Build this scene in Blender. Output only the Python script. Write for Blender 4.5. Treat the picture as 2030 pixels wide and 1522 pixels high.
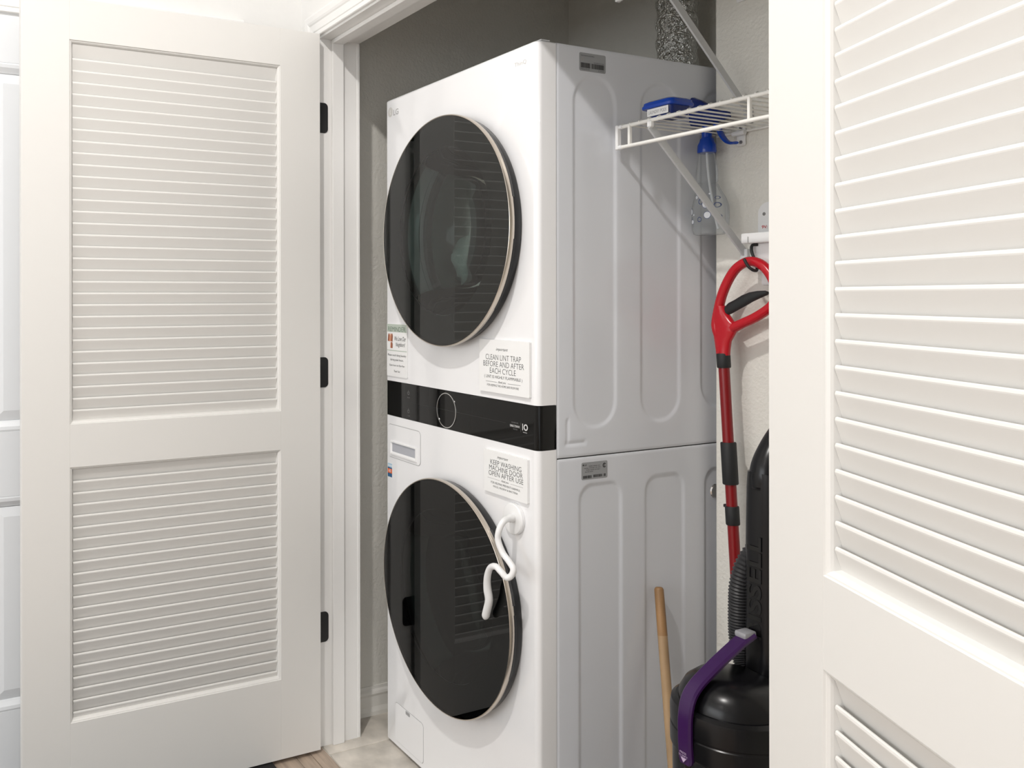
import bpy, bmesh, math, random
from mathutils import Vector, Matrix
random.seed(7)
PI = math.pi
C = bpy.context.scene.collection
for o in list(bpy.data.objects):
    bpy.data.objects.remove(o)

# ------------------------------------------------------------------ camera
W0, H0 = 2030.0, 1522.0
FPX, PX, PY = 1736.7, 671.3, 588.5
cam_d = bpy.data.cameras.new('camera')
cam = bpy.data.objects.new('camera', cam_d)
C.objects.link(cam)
cam.location = (2.2426, -1.2534, 1.3020)
yaw, pitch, roll = 0.4546, -0.0011, -0.0013
fw = Vector((-math.cos(yaw), math.sin(yaw), 0)); rt = Vector((math.sin(yaw), math.cos(yaw), 0)); up = Vector((0, 0, 1))
f2 = fw*math.cos(pitch) + up*math.sin(pitch); u2 = up*math.cos(pitch) - fw*math.sin(pitch)
r3 = rt*math.cos(roll) + u2*math.sin(roll); u3 = u2*math.cos(roll) - rt*math.sin(roll)
m = Matrix((r3, u3, -f2)).transposed()
cam.rotation_euler = m.to_euler()
cam_d.sensor_width = 36.0
cam_d.sensor_fit = 'HORIZONTAL'
cam_d.lens = FPX*36.0/W0
cam_d.shift_x = (W0/2 - PX)/W0
cam_d.shift_y = (PY - H0/2)/W0
cam_d.clip_start = 0.02
bpy.context.scene.camera = cam

# ------------------------------------------------------------------ world, lights, exposure
vs = bpy.context.scene.view_settings
vs.view_transform = 'Standard'; vs.look = 'None'; vs.gamma = 1.0; vs.use_curve_mapping = False
vs.exposure = -0.03
wd_ = bpy.data.worlds.new('world'); bpy.context.scene.world = wd_
wd_.use_nodes = True
wd_.node_tree.nodes['Background'].inputs[0].default_value = (0.96, 0.98, 1.0, 1)
wd_.node_tree.nodes['Background'].inputs[1].default_value = 1.3

def disk_light(name, loc, size, power, col=(1, 0.965, 0.93)):
    l = bpy.data.lights.new(name, 'AREA'); l.shape = 'DISK'; l.size = size; l.energy = power; l.color = col
    o = bpy.data.objects.new(name, l); C.objects.link(o); o.location = loc
    return o
LAMPS = [((1.32, -1.31, 3.045), 38), ((3.6, -1.3, 3.045), 14), ((1.9, -3.4, 3.045), 6)]  # first placed from the cast shadows; the other two are added, unseen fill
FILL_WINDOW_W = 50
for i, (p, e) in enumerate(LAMPS):
    o = disk_light('recessed_and_fill_light', (p[0], p[1], p[2]-0.012), 0.10, e)

# added soft fill, set in an unseen made-up window behind the camera
_l = bpy.data.lights.new('added_window_fill', 'AREA'); _l.shape = 'RECTANGLE'; _l.size = 3.0; _l.size_y = 1.6; _l.energy = FILL_WINDOW_W; _l.color = (0.95, 0.98, 1.0)
_o = bpy.data.objects.new('added_window_fill', _l); C.objects.link(_o); _o.location = (1.5, -5.13, 1.7); _o.rotation_euler = (PI/2, 0, 0)

# ------------------------------------------------------------------ materials
def mat(name, col, rough=0.5, metal=0.0, spec=0.5, bump=None, bump_s=0.2, bump_d=0.002, coat=0.0, noise=None, detail=3.0):
    m = bpy.data.materials.new(name); m.use_nodes = True
    nt = m.node_tree; b = nt.nodes['Principled BSDF']
    b.inputs['Base Color'].default_value = (*col, 1)
    b.inputs['Roughness'].default_value = rough
    b.inputs['Metallic'].default_value = metal
    b.inputs['Specular IOR Level'].default_value = spec
    b.inputs['Coat Weight'].default_value = coat
    tc = nt.nodes.new('ShaderNodeTexCoord')
    if noise:
        sc, amt, stretch = noise
        mp = nt.nodes.new('ShaderNodeMapping'); mp.inputs['Scale'].default_value = stretch
        nz = nt.nodes.new('ShaderNodeTexNoise'); nz.inputs['Scale'].default_value = sc; nz.inputs['Detail'].default_value = 5
        rp = nt.nodes.new('ShaderNodeMapRange'); rp.inputs['To Min'].default_value = 1-amt; rp.inputs['To Max'].default_value = 1+amt*0.4
        rp.inputs['From Min'].default_value = .3; rp.inputs['From Max'].default_value = .7
        mx = nt.nodes.new('ShaderNodeVectorMath'); mx.operation = 'SCALE'; mx.inputs[0].default_value = col
        nt.links.new(tc.outputs['Object'], mp.inputs[0]); nt.links.new(mp.outputs[0], nz.inputs['Vector'])
        nt.links.new(nz.outputs['Fac'], rp.inputs['Value']); nt.links.new(rp.outputs[0], mx.inputs['Scale'])
        nt.links.new(mx.outputs[0], b.inputs['Base Color'])
    if bump:
        nz = nt.nodes.new('ShaderNodeTexNoise'); nz.inputs['Scale'].default_value = bump; nz.inputs['Detail'].default_value = detail
        bp = nt.nodes.new('ShaderNodeBump'); bp.inputs['Strength'].default_value = bump_s; bp.inputs['Distance'].default_value = bump_d
        nt.links.new(tc.outputs['Object'], nz.inputs['Vector']); nt.links.new(nz.outputs['Fac'], bp.inputs['Height'])
        nt.links.new(bp.outputs[0], b.inputs['Normal'])
    return m
M = {}
M['door'] = mat('door_paint', (0.765, 0.752, 0.725), 0.38, bump=60, bump_s=.05, bump_d=.001)
M['trim'] = mat('trim_paint', (0.87, 0.862, 0.845), 0.38, bump=50, bump_s=.05, bump_d=.001)
M['door3'] = mat('hall_door_paint', (0.78, 0.80, 0.82), 0.35)
M['hallwall'] = mat('hall_wall_paint', (0.84, 0.83, 0.81), 0.6, bump=90, bump_s=.25, bump_d=.002)
M['closetwall'] = mat('closet_wall_paint', (0.80, 0.78, 0.72), 0.33, bump=110, bump_s=.36, bump_d=.006, detail=2)
M['ceiling'] = mat('ceiling_paint', (0.83, 0.83, 0.82), 0.8, bump=90, bump_s=.2)
M['base'] = mat('baseboard_paint', (0.84, 0.82, 0.77), 0.4)
M['tile'] = mat('floor_tile', (0.70, 0.65, 0.58), 0.4, noise=(14, .30, (1, 1, 1)), bump=30, bump_s=.08)
M['grout'] = mat('grout', (0.78, 0.76, 0.71), 0.9, noise=(40, .15, (1, 1, 1)))
M['wood'] = mat('floor_wood', (0.47, 0.37, 0.29), 0.45, noise=(9, .35, (.6, 8, 1)))
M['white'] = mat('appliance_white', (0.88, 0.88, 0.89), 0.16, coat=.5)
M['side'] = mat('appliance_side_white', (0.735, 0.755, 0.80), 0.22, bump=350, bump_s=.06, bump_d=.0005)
M['blackgloss'] = mat('black_gloss_panel', (0.003, 0.003, 0.003), 0.04, spec=.32)
M['black'] = mat('black_plastic', (0.004, 0.004, 0.005), 0.16, spec=.35)
M['blackmatte'] = mat('black_rubber', (0.012, 0.013, 0.014), 0.6)
M['hinge'] = mat('black_hinge_metal', (0.006, 0.006, 0.007), 0.45)
M['bronze'] = mat('champagne_trim_metal', (0.60, 0.54, 0.47), 0.27, metal=.9)
M['chrome'] = mat('chrome_line', (0.75, 0.75, 0.75), 0.15, metal=1)
M['drum'] = mat('drum_metal', (0.42, 0.48, 0.46), 0.35, metal=.5)
M['gasket'] = mat('grey_gasket', (0.05, 0.055, 0.055), 0.35)
M['cloth'] = mat('grey_green_towel', (0.72, 0.82, 0.78), 0.95, bump=120, bump_s=.6, bump_d=.004)
M['plastic'] = mat('white_plastic', (0.85, 0.85, 0.85), 0.35)
M['shelf'] = mat('white_wire_coating', (0.86, 0.85, 0.81), 0.32)
M['brace'] = mat('grey_white_brace', (0.60, 0.61, 0.62), 0.38)
M['blue'] = mat('blue_plastic', (0.004, 0.055, 0.42), 0.22)
M['bluedark'] = mat('dark_blue_plastic', (0.004, 0.02, 0.16), 0.25)
M['red'] = mat('red_plastic', (0.50, 0.006, 0.016), 0.25)
M['redtube'] = mat('red_tube_paint', (0.22, 0.003, 0.006), 0.3)
M['purple'] = mat('purple_plastic', (0.036, 0.004, 0.072), 0.3)
M['vacblack'] = mat('vacuum_black', (0.005, 0.005, 0.006), 0.25, spec=.35)
M['vacgrey'] = mat('vacuum_grey_plastic', (0.03, 0.03, 0.032), 0.4)
M['greybtn'] = mat('grey_button', (0.33, 0.33, 0.35), 0.35)
M['stick'] = mat('pale_wood', (0.50, 0.33, 0.18), 0.5, noise=(22, .3, (1, 1, .12)))
M['stickdark'] = mat('stained_wood', (0.36, 0.20, 0.085), 0.5, noise=(30, .45, (1, 1, .1)))
M['paper'] = mat('sign_white', (0.87, 0.87, 0.865), 0.4)
M['ink'] = mat('black_ink', (0.03, 0.03, 0.03), 0.6)
M['greyink'] = mat('grey_ink', (0.36, 0.36, 0.36), 0.5)
M['lightink'] = mat('pale_grey_ink', (0.58, 0.57, 0.55), 0.4)
M['palegreen'] = mat('pale_green_print', (0.50, 0.56, 0.49), 0.5)
M['darkgreen'] = mat('dark_green_ink', (0.13, 0.19, 0.14), 0.5)
M['skin1'] = mat('tan_print', (0.62, 0.28, 0.17), 0.5)
M['skin2'] = mat('brown_print', (0.28, 0.09, 0.045), 0.5)
M['labelgrey'] = mat('rating_label_grey', (0.34, 0.35, 0.36), 0.35)
M['whiteink'] = mat('white_print', (0.65, 0.65, 0.65), 0.4)
M['dimink'] = mat('dim_grey_print', (0.16, 0.16, 0.16), 0.4)
M['blueprint'] = mat('blue_print', (0.03, 0.12, 0.26), 0.4)
M['orange'] = mat('orange_print', (0.75, 0.13, 0.02), 0.4)
M['skyprint'] = mat('light_blue_print', (0.45, 0.62, 0.75), 0.4)
M['redink'] = mat('red_print', (0.50, 0.03, 0.04), 0.4)
M['purpleink'] = mat('lilac_print', (0.55, 0.42, 0.60), 0.4)
M['mat'] = mat('black_mat', (0.008, 0.008, 0.008), 0.9, bump=300, bump_s=.5)
M['embossblack'] = mat('gloss_black_embossing', (0.002, 0.002, 0.002), 0.08)
M['bubblewhite'] = mat('white_bubble_print', (0.85, 0.87, 0.9), 0.4)
M['bubbleblue'] = mat('blue_bubble_print', (0.05, 0.08, 0.22), 0.4)
M['foil'] = mat('foil_duct', (0.80, 0.80, 0.77), 0.16, metal=1.0, bump=85, bump_s=1.0, bump_d=.02, detail=3)
M['screw'] = mat('screw_metal', (0.35, 0.34, 0.33), 0.3, metal=1)
M['caulk'] = mat('dark_recess', (0.02, 0.02, 0.02), 0.8)
M['lampglow'] = mat('lamp_diffuser', (1, 1, 1), 0.5)
_b = M['lampglow'].node_tree.nodes['Principled BSDF']; _b.inputs['Emission Color'].default_value = (1, .93, .85, 1); _b.inputs['Emission Strength'].default_value = 6

def glass_mat(name, tint, gloss_rough=0.0, ior=1.5, clear=0.9):
    m = bpy.data.materials.new(name); m.use_nodes = True; nt = m.node_tree
    for n in list(nt.nodes): nt.nodes.remove(n)
    out = nt.nodes.new('ShaderNodeOutputMaterial'); mix = nt.nodes.new('ShaderNodeMixShader')
    tr = nt.nodes.new('ShaderNodeBsdfTransparent'); gl = nt.nodes.new('ShaderNodeBsdfGlossy'); fr = nt.nodes.new('ShaderNodeFresnel')
    tr.inputs[0].default_value = (*tint, 1); gl.inputs['Roughness'].default_value = gloss_rough; fr.inputs[0].default_value = ior
    nt.links.new(fr.outputs[0], mix.inputs[0]); nt.links.new(tr.outputs[0], mix.inputs[1]); nt.links.new(gl.outputs[0], mix.inputs[2])
    nt.links.new(mix.outputs[0], out.inputs[0])
    return m
M['doorglass'] = glass_mat('tinted_door_glass', (0.48, 0.535, 0.515), 0.0, 1.68)
M['washglass'] = glass_mat('dark_tinted_door_glass', (0.13, 0.15, 0.145), 0.0, 1.47)
M['bottle'] = glass_mat('clear_bottle_plastic', (0.955, 0.965, 0.97), 0.08, 1.22)
M['doorborder'] = mat('black_glass_mask', (0.004, 0.006, 0.006), 0.6)
M['bin'] = glass_mat('smoky_dust_bin', (0.45, 0.45, 0.46), 0.05, 1.45)
M['bowl'] = glass_mat('bowl_glass', (0.88, 0.92, 0.91), 0.02, 1.4)
_nt = M['bottle'].node_tree     # clear plastic: mostly see-through, a little milky, weak reflections
_mix = [n for n in _nt.nodes if n.type == 'MIX_SHADER'][0]; _fr = [n for n in _nt.nodes if n.type == 'FRESNEL'][0]; _out = [n for n in _nt.nodes if n.type == 'OUTPUT_MATERIAL'][0]
_ml = _nt.nodes.new('ShaderNodeMath'); _ml.operation = 'MULTIPLY'; _ml.inputs[1].default_value = .55
_nt.links.new(_fr.outputs[0], _ml.inputs[0]); _nt.links.new(_ml.outputs[0], _mix.inputs[0])
_df = _nt.nodes.new('ShaderNodeBsdfDiffuse'); _df.inputs[0].default_value = (.85, .88, .9, 1)
_m2 = _nt.nodes.new('ShaderNodeMixShader'); _m2.inputs[0].default_value = .13
_nt.links.new(_mix.outputs[0], _m2.inputs[1]); _nt.links.new(_df.outputs[0], _m2.inputs[2]); _nt.links.new(_m2.outputs[0], _out.inputs[0])
M['tube'] = mat('clear_tube', (0.7, 0.72, 0.73), 0.2)

# ------------------------------------------------------------------ helpers
def box(bm, x0, x1, y0, y1, z0, z1, bev=0.0, seg=1):
    r = bmesh.ops.create_cube(bm, size=1.0)
    vs_ = r['verts']
    bmesh.ops.scale(bm, vec=(x1-x0, y1-y0, z1-z0), verts=vs_)
    bmesh.ops.translate(bm, vec=((x0+x1)/2, (y0+y1)/2, (z0+z1)/2), verts=vs_)
    if bev > 0:
        es = list({e for v in vs_ for e in v.link_edges})
        bmesh.ops.bevel(bm, geom=es, offset=bev, segments=seg, profile=0.5, affect='EDGES')
def loft(bm, rings, cap=True, closed=True):
    R = [[bm.verts.new(p) for p in r] for r in rings]
    n = len(R[0])
    for a, b in zip(R[:-1], R[1:]):
        for i in range(n if closed else n-1):
            j = (i+1) % n
            bm.faces.new((a[i], a[j], b[j], b[i]))
    if cap:
        bm.faces.new(list(reversed(R[0]))); bm.faces.new(R[-1])
    return R
def frame_of(d):
    d = d.normalized(); a = Vector((0, 0, 1)) if abs(d.z) < .9 else Vector((1, 0, 0))
    u = d.cross(a).normalized(); return u, d.cross(u).normalized()
def smooth_path(pts, n):
    P = [Vector(p) for p in pts]; out = []
    P = [P[0]*2-P[1]] + P + [P[-1]*2-P[-2]]
    for i in range(1, len(P)-2):
        for k in range(n):
            t = k/n; a, b, c, d = P[i-1:i+3]
            out.append(.5*((2*b)+(c-a)*t+(2*a-5*b+4*c-d)*t*t+(-a+3*b-3*c+d)*t**3))
    out.append(P[-2]); return out
def tube(bm, pts, r, seg=10, cap=True, close=False):
    P = [Vector(p) for p in pts]; n = len(P)
    rr = r if isinstance(r, (list, tuple)) else [r]*n
    u = None; rings = []
    for i in range(n):
        if close: d = P[(i+1) % n]-P[i-1]
        else: d = P[min(i+1, n-1)]-P[max(i-1, 0)]
        d.normalize()
        if u is None: u, v = frame_of(d)
        else:
            u = (u-d*u.dot(d)).normalized(); v = d.cross(u)
        rings.append([P[i]+(u*math.cos(2*PI*k/seg)+v*math.sin(2*PI*k/seg))*rr[i] for k in range(seg)])
    if close: rings.append(rings[0])
    if close:
        R = [[bm.verts.new(p) for p in r_] for r_ in rings[:-1]]; R.append(R[0])
        for a, b in zip(R[:-1], R[1:]):
            for i in range(seg):
                j = (i+1) % seg; bm.faces.new((a[i], a[j], b[j], b[i]))
    else: loft(bm, rings, cap)
def lathe(bm, prof, c, axis='z', seg=32, a0=0.0, a1=2*PI):
    """prof: list of (r, h) ; axis direction z or -y ('y': h measured towards -y)"""
    full = abs(a1-a0-2*PI) < 1e-6; rings = []
    for r, h in prof:
        ring = []
        for k in range(seg + (0 if full else 1)):
            a = a0+(a1-a0)*k/seg
            if axis == 'z': ring.append((c[0]+r*math.cos(a), c[1]+r*math.sin(a), c[2]+h))
            elif axis == 'y': ring.append((c[0]+r*math.cos(a), c[1]-h, c[2]+r*math.sin(a)))
            else: ring.append((c[0]+h, c[1]+r*math.cos(a), c[2]+r*math.sin(a)))
        rings.append(ring)
    R = [[bm.verts.new(p) for p in r_] for r_ in rings]
    n = len(R[0])
    for a, b in zip(R[:-1], R[1:]):
        for i in range(n if full else n-1):
            j = (i+1) % n; bm.faces.new((a[i], a[j], b[j], b[i]))
    if full:
        if prof[0][0] > 1e-5: bm.faces.new(R[0])
        if prof[-1][0] > 1e-5: bm.faces.new(list(reversed(R[-1])))
    else:
        for i in (0, -1):
            try: bm.faces.new([r_[i] for r_ in R])
            except ValueError: pass
def poly(bm, pts): bm.faces.new([bm.verts.new(p) for p in pts])
def rrect(w, h, r, n=6):
    out = []
    for cx, cy, a in ((w/2-r, h/2-r, 0), (-w/2+r, h/2-r, PI/2), (-w/2+r, -h/2+r, PI), (w/2-r, -h/2+r, 1.5*PI)):
        for k in range(n+1):
            t = a+PI/2*k/n; out.append((cx+r*math.cos(t), cy+r*math.sin(t)))
    return out

def obj(name, bm, m, parent=None, world=True, smooth=False, loc=None):
    """ONE mesh object. world=True: the vertices are in world space and are moved into the parent's space."""
    bmesh.ops.remove_doubles(bm, verts=bm.verts, dist=1e-6) if len(bm.verts) < 60000 else None
    bmesh.ops.recalc_face_normals(bm, faces=bm.faces)
    me = bpy.data.meshes.new(name)
    if world and parent is not None:
        chain = Matrix.Identity(4); p = parent
        while p is not None:
            chain = Matrix.LocRotScale(p.location, p.rotation_euler, p.scale) @ chain; p = p.parent
        bm.transform(chain.inverted())
    if loc is None and world:
        # put the origin at the piece's centre
        c = Vector((0, 0, 0)); n = len(bm.verts)
        xs = [v.co.x for v in bm.verts]; ys = [v.co.y for v in bm.verts]; zs = [v.co.z for v in bm.verts]
        c = Vector(((min(xs)+max(xs))/2, (min(ys)+max(ys))/2, min(zs)))
        bm.transform(Matrix.Translation(-c)); loc = c
    bm.to_mesh(me); bm.free()
    if smooth:
        for p in me.polygons: p.use_smooth = True
        if smooth != 'all':
            try: me.set_sharp_from_angle(angle=math.radians(35))
            except Exception: pass
    me.materials.append(m)
    o = bpy.data.objects.new(name, me); C.objects.link(o)
    if parent is not None: o.parent = parent
    if loc is not None: o.location = loc
    return o
def tag(o, label=None, cat=None, group=None, kind=None):
    if label: o['label'] = label
    if cat: o['category'] = cat
    if group: o['group'] = group
    if kind: o['kind'] = kind
    return o
def thing(name, label, cat, loc=(0, 0, 0), rotz=0, group=None):
    o = bpy.data.objects.new(name, None); C.objects.link(o); o.location = loc; o.rotation_euler = (0, 0, rotz)
    o.empty_display_size = .05
    return tag(o, label, cat, group)
def struct(name, bm=None, m=None, loc=(0, 0, 0), rotz=0, label=None, **k):
    if bm is None:
        o = bpy.data.objects.new(name, None); C.objects.link(o); o.location = loc; o.rotation_euler = (0, 0, rotz); o.empty_display_size = .05
    else: o = obj(name, bm, m, **k)
    o['kind'] = 'structure'
    if label: o['label'] = label
    return o
def B(): return bmesh.new()

def text(s, cx, cz, w, h, off, m, parent, plane='front', name='lettering', shear=0.0, offset=0.0, rot=0.0):
    cu = bpy.data.curves.new('lettering', 'FONT'); cu.body = s; cu.size = 1; cu.resolution_u = 3; cu.shear = shear; cu.offset = offset
    cu.align_x = 'CENTER'
    t = bpy.data.objects.new('tmp', cu); C.objects.link(t)
    dg = bpy.context.evaluated_depsgraph_get(); dg.update()
    me = bpy.data.meshes.new_from_object(t.evaluated_get(dg))
    bpy.data.objects.remove(t); bpy.data.curves.remove(cu)
    bm = B(); bm.from_mesh(me); bpy.data.meshes.remove(me)
    xs = [v.co.x for v in bm.verts]; ys = [v.co.y for v in bm.verts]
    sx = w/(max(xs)-min(xs)); sy = h/(max(ys)-min(ys)); mx = (max(xs)+min(xs))/2; my = (max(ys)+min(ys))/2
    cr, sr = math.cos(rot), math.sin(rot)
    for v in bm.verts:
        a, b = (v.co.x-mx)*sx, (v.co.y-my)*sy
        a, b = a*cr-b*sr, a*sr+b*cr
        if plane == 'front': v.co = (cx+a, off, cz+b)
        else: v.co = (off, cx+a, cz+b)
    me = bpy.data.meshes.new(name)
    r = obj(name, bm, m, parent)
    return r
def flat(pts, off, m, parent, name, plane='front', th=0.0006):
    """thin solid print / sticker of outline pts=(a,z)"""
    bm = B()
    if plane == 'front': loft(bm, [[(a, off, z) for a, z in pts], [(a, off-th, z) for a, z in pts]])
    else: loft(bm, [[(off, a, z) for a, z in pts], [(off+th, a, z) for a, z in pts]])
    return obj(name, bm, m, parent)
def rect(a0, a1, z0, z1): return [(a0, z0), (a1, z0), (a1, z1), (a0, z1)]
def orr(a0, a1, z0, z1, r, n=5): return [((a0+a1)/2+x, (z0+z1)/2+y) for x, y in rrect(a1-a0, z1-z0, r, n)]
def circ(ca, cz, r, n=20): return [(ca+r*math.cos(2*PI*k/n), cz+r*math.sin(2*PI*k/n)) for k in range(n)]

# ================================================================== SETTING
YF = -0.190          # hall face of the closet's front wall
ZH = 2.045           # underside of the head jamb
XJ = -0.0535         # left jamb face
XR = 1.525           # right jamb face
XL = -0.190          # hall's left wall
HC = 3.05            # ceiling height
# floor: grout slab with tiles inside the closet and wood planks in the hall
b = B(); box(b, -0.5, 6.0, -5.2, 1.1, -0.12, -0.003)
floor = struct('floor', b, M['grout'])
def tile(x0, x1, y0, y1):
    b = B(); box(b, x0+.002, x1-.002, y0+.002, y1-.002, -.012, 0.0, .0012); return obj('tile', b, M['tile'], floor)
tx = [-0.20, -0.004, 0.453, 0.910, 1.367, 1.62]; ty = [-0.187, 0.27, 0.727, 0.83]
for i in range(len(tx)-1):
    for j in range(len(ty)-1): tile(tx[i], tx[i+1], ty[j], ty[j+1])
b = B(); box(b, -.19, 1.9, -.2325, -.1895, -.01, .0015, .001); obj('transition_strip', b, M['wood'], floor)
yy = -0.2335; k = 0
while yy > -2.6:
    w = .0435 if k == 0 else .127
    x = -0.19 - (k*0.37) % 1.1
    while x < 4.2:
        b = B(); xa = max(x, -.19); box(b, xa+.0007, x+1.2-.0007, yy-w+.0007, yy-.0007, -.012, 0.0, .0008)
        obj('plank', b, M['wood'], floor); x += 1.2
    yy -= w; k += 1
b = B(); box(b, -.19, 6, -5.2, yy, -.012, 0); obj('plank', b, M['wood'], floor)['kind'] = 'stuff'

# closet shell
b = B(); box(b, -.30, -.165, -.065, .95, 0, 2.5); struct('wall_left', b, M['closetwall'])
b = B(); box(b, -.165, .71, .822, .95, 0, 2.5); struct('wall_back', b, M['closetwall'])
b = B(); box(b, .71, 1.60, .53, .95, 0, 2.5, .004, 2); struct('wall_back_alcove', b, M['closetwall'])
b = B(); box(b, 1.60, 1.72, -.065, .95, 0, 2.5); struct('wall_right', b, M['closetwall'])
b = B(); box(b, -.165, 1.60, -.065, .95, 2.44, 2.5); struct('ceiling', b, M['ceiling'])
# front wall with the opening (hall face y=YF, closet face y=-.065)
def wallbox(x0, x1, z0, z1, name='wall_front'):
    b = B(); box(b, x0, x1, YF, -.065, z0, z1); return b
b = B(); box(b, -.30, XJ-.02, YF, -.065, 0, HC); box(b, XR+.02, 6, YF, -.065, 0, HC); box(b, XJ-.02, XR+.02, YF, -.065, ZH+.02, HC)
struct('wall_front', b, M['hallwall'])
b = B(); box(b, -.33, XL, -5.2, YF, 0, HC); struct('wall_hall_left', b, M['hallwall'])
b = B(); box(b, -.33, 6, -5.2, -.065, HC, HC+.1); struct('ceiling', b, M['ceiling'])

b = B(); box(b, -.33, 6, -5.3, -5.2, 0, .88); box(b, -.33, 6, -5.3, -5.2, 2.52, HC); box(b, -.33, -.02, -5.3, -5.2, .88, 2.52); box(b, 3.02, 6, -5.3, -5.2, .88, 2.52)
struct('wall_hall_back', b, M['hallwall'])
b = B()
for x0, x1, z0, z1 in ((-.08, 3.08, .82, .89), (-.08, 3.08, 2.51, 2.58), (-.08, -.01, .89, 2.51), (3.01, 3.08, .89, 2.51), (1.485, 1.515, .89, 2.51)): box(b, x0, x1, -5.2, -5.16, z0, z1, .003)
struct('added_window_1', b, M['trim'])  # unseen frame added around the fill light

# jambs, stops
def jambset():
    b = B(); box(b, XJ-.02, XJ, YF-.001, -.064, 0, ZH); struct('trim_1', b, M['trim'])
    b = B(); box(b, XJ, XJ+.0105, -.1545, -.118, 0, ZH-.0105, .0015); struct('trim_2', b, M['trim'])
    b = B(); box(b, XJ-.02, XR+.02, YF-.001, -.064, ZH, ZH+.02); struct('trim_3', b, M['trim'])
    b = B(); box(b, XJ, XR, -.1545, -.118, ZH-.0115, ZH, .0015); struct('trim_4', b, M['trim'])
    b = B(); box(b, XR, XR+.02, YF-.001, -.064, 0, ZH+.02); struct('trim_5', b, M['trim'])
    b = B(); box(b, XR-.0105, XR, -.1545, -.118, 0, ZH-.0105, .0015); struct('trim_6', b, M['trim'])
    b = B(); box(b, XJ-.018, XJ+.0015, -.0705, -.0615, 0, ZH, .001); struct('trim_7', b, M['trim'])
jambset()
# moulded casing: profile (w = outward from the opening, t = thickness towards the hall)
CP = [(0, 0), (0, .009), (.002, .011), (.012, .0115), (.014, .009), (.016, .0115), (.036, .013), (.040, .0155), (.046, .0175), (.060, .0185), (.065, .017), (.067, .013), (.067, 0)]
def casing(kind):
    b = B(); g = .006
    xl, xr, zt = XJ-g, XR+g, ZH+g
    if kind == 'head': rings = [[(xl-w, YF-t, zt+w) for w, t in CP], [(xr+w, YF-t, zt+w) for w, t in CP]]
    elif kind == 'left': rings = [[(xl-w, YF-t, 0) for w, t in CP], [(xl-w, YF-t, zt+w) for w, t in CP]]
    else: rings = [[(xr+w, YF-t, 0) for w, t in CP], [(xr+w, YF-t, zt+w) for w, t in CP]]
    loft(b, rings); return b
struct('trim_8', casing('head'), M['trim']); struct('trim_9', casing('left'), M['trim']); struct('trim_10', casing('right'), M['trim'])
# baseboards
BP = [(0, 0), (.013, 0), (.013, .012), (.010, .022), (.009, .026), (.009, .058), (.012, .066), (.010, .073), (.005, .079), (.004, .088), (0, .088)]
b = B(); loft(b, [[(-.165+t, -.064, z) for t, z in BP], [(-.165+t, .822, z) for t, z in BP]]); struct('baseboard_left', b, M['base'])
b = B(); loft(b, [[(-.165, .822-t, z) for t, z in BP], [(.71, .822-t, z) for t, z in BP]]); struct('baseboard_back', b, M['base'])
b = B(); loft(b, [[(.715, .53-t, z) for t, z in BP], [(1.6, .53-t, z) for t, z in BP]]); struct('baseboard_right', b, M['base'])

# ------------------------------------------------------------------ louvred doors
WD, DB, DT, TH = .8036, .012, 2.047, .035
S1, S2 = .1145, .1212
PU = (.9814, 1.9437); PL_ = (.2344, .8739)
MP = [(0, 0), (.0012, .0022), (.0030, .0024), (.0060, .0050), (.0072, .0080), (.0085, .0155), (.0085, .030), (0, .030)]
SP = [(.0085, -.003), (.009, -.0005), (.0102, .0006), (.0118, .0006), (.0130, -.0005), (.0245, -.037), (.0205, -.0385), (.0088, -.0045)]
slat_mesh = {}
def louver_door(name, loc, rotz, sg, label):
    d = struct(name, loc=loc, rotz=rotz, label=label)
    def P(u, dep, z): return (u, -sg*dep, z)
    def bx(u0, u1, z0, z1, nm):
        b = B(); y0, y1 = sorted((0, -sg*TH)); box(b, u0, u1, y0, y1, z0, z1, .0004); return obj(nm, b, M['door'], d, world=False)
    bx(0, S2, DB, DT, 'stile'); bx(WD-S1, WD, DB, DT, 'stile')
    bx(S2, WD-S1, PU[1], DT, 'rail'); bx(S2, WD-S1, PL_[1], PU[0], 'rail'); bx(S2, WD-S1, DB, PL_[0], 'rail')
    for z0, z1 in (PU, PL_):
        b = B(); u0, u1 = S2, WD-S1
        cs = [((u0, z0), (1, 1)), ((u1, z0), (-1, 1)), ((u1, z1), (-1, -1)), ((u0, z1), (1, -1))]
        rings = [[b.verts.new(P(c[0]+w*s[0], t, c[1]+w*s[1])) for w, t in MP] for c, s in cs]
        for i in range(4):
            A, Bq = rings[i], rings[(i+1) % 4]
            for k in range(len(MP)):
                j = (k+1) % len(MP); b.faces.new((A[k], A[j], Bq[j], Bq[k]))
        obj('panel_moulding', b, M['door'], d, world=False)
    L = (S2+.0085, WD-S1-.0085)
    if sg not in slat_mesh:
        b = B(); loft(b, [[(0, -sg*t, z) for t, z in SP], [(L[1]-L[0], -sg*t, z) for t, z in SP]])
        s = obj('slat', b, M['door'], d, world=False); slat_mesh[sg] = s
        bpy.data.objects.remove(s)
        slat_mesh[sg] = bpy.data.meshes['slat'] if len(slat_mesh) == 1 else [m_ for m_ in bpy.data.meshes if m_.name.startswith('slat')][-1]
    zs = [1.0163+.02945*k for k in range(31)] + [1.0163+.02945*30+.0295] + [.2569+.0290*k for k in range(21)]
    for z in zs:
        o = bpy.data.objects.new('slat', slat_mesh[sg]); C.objects.link(o); o.parent = d
        if abs(z-(1.0163+.02945*31)) < 1e-3: z = 1.9385
        o.location = (L[0], 0, z)
    # top slat of the lower panel, tucked against the rail
    o = bpy.data.objects.new('slat', slat_mesh[sg]); C.objects.link(o); o.parent = d; o.location = (L[0], 0, .8698)
    return d
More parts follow.
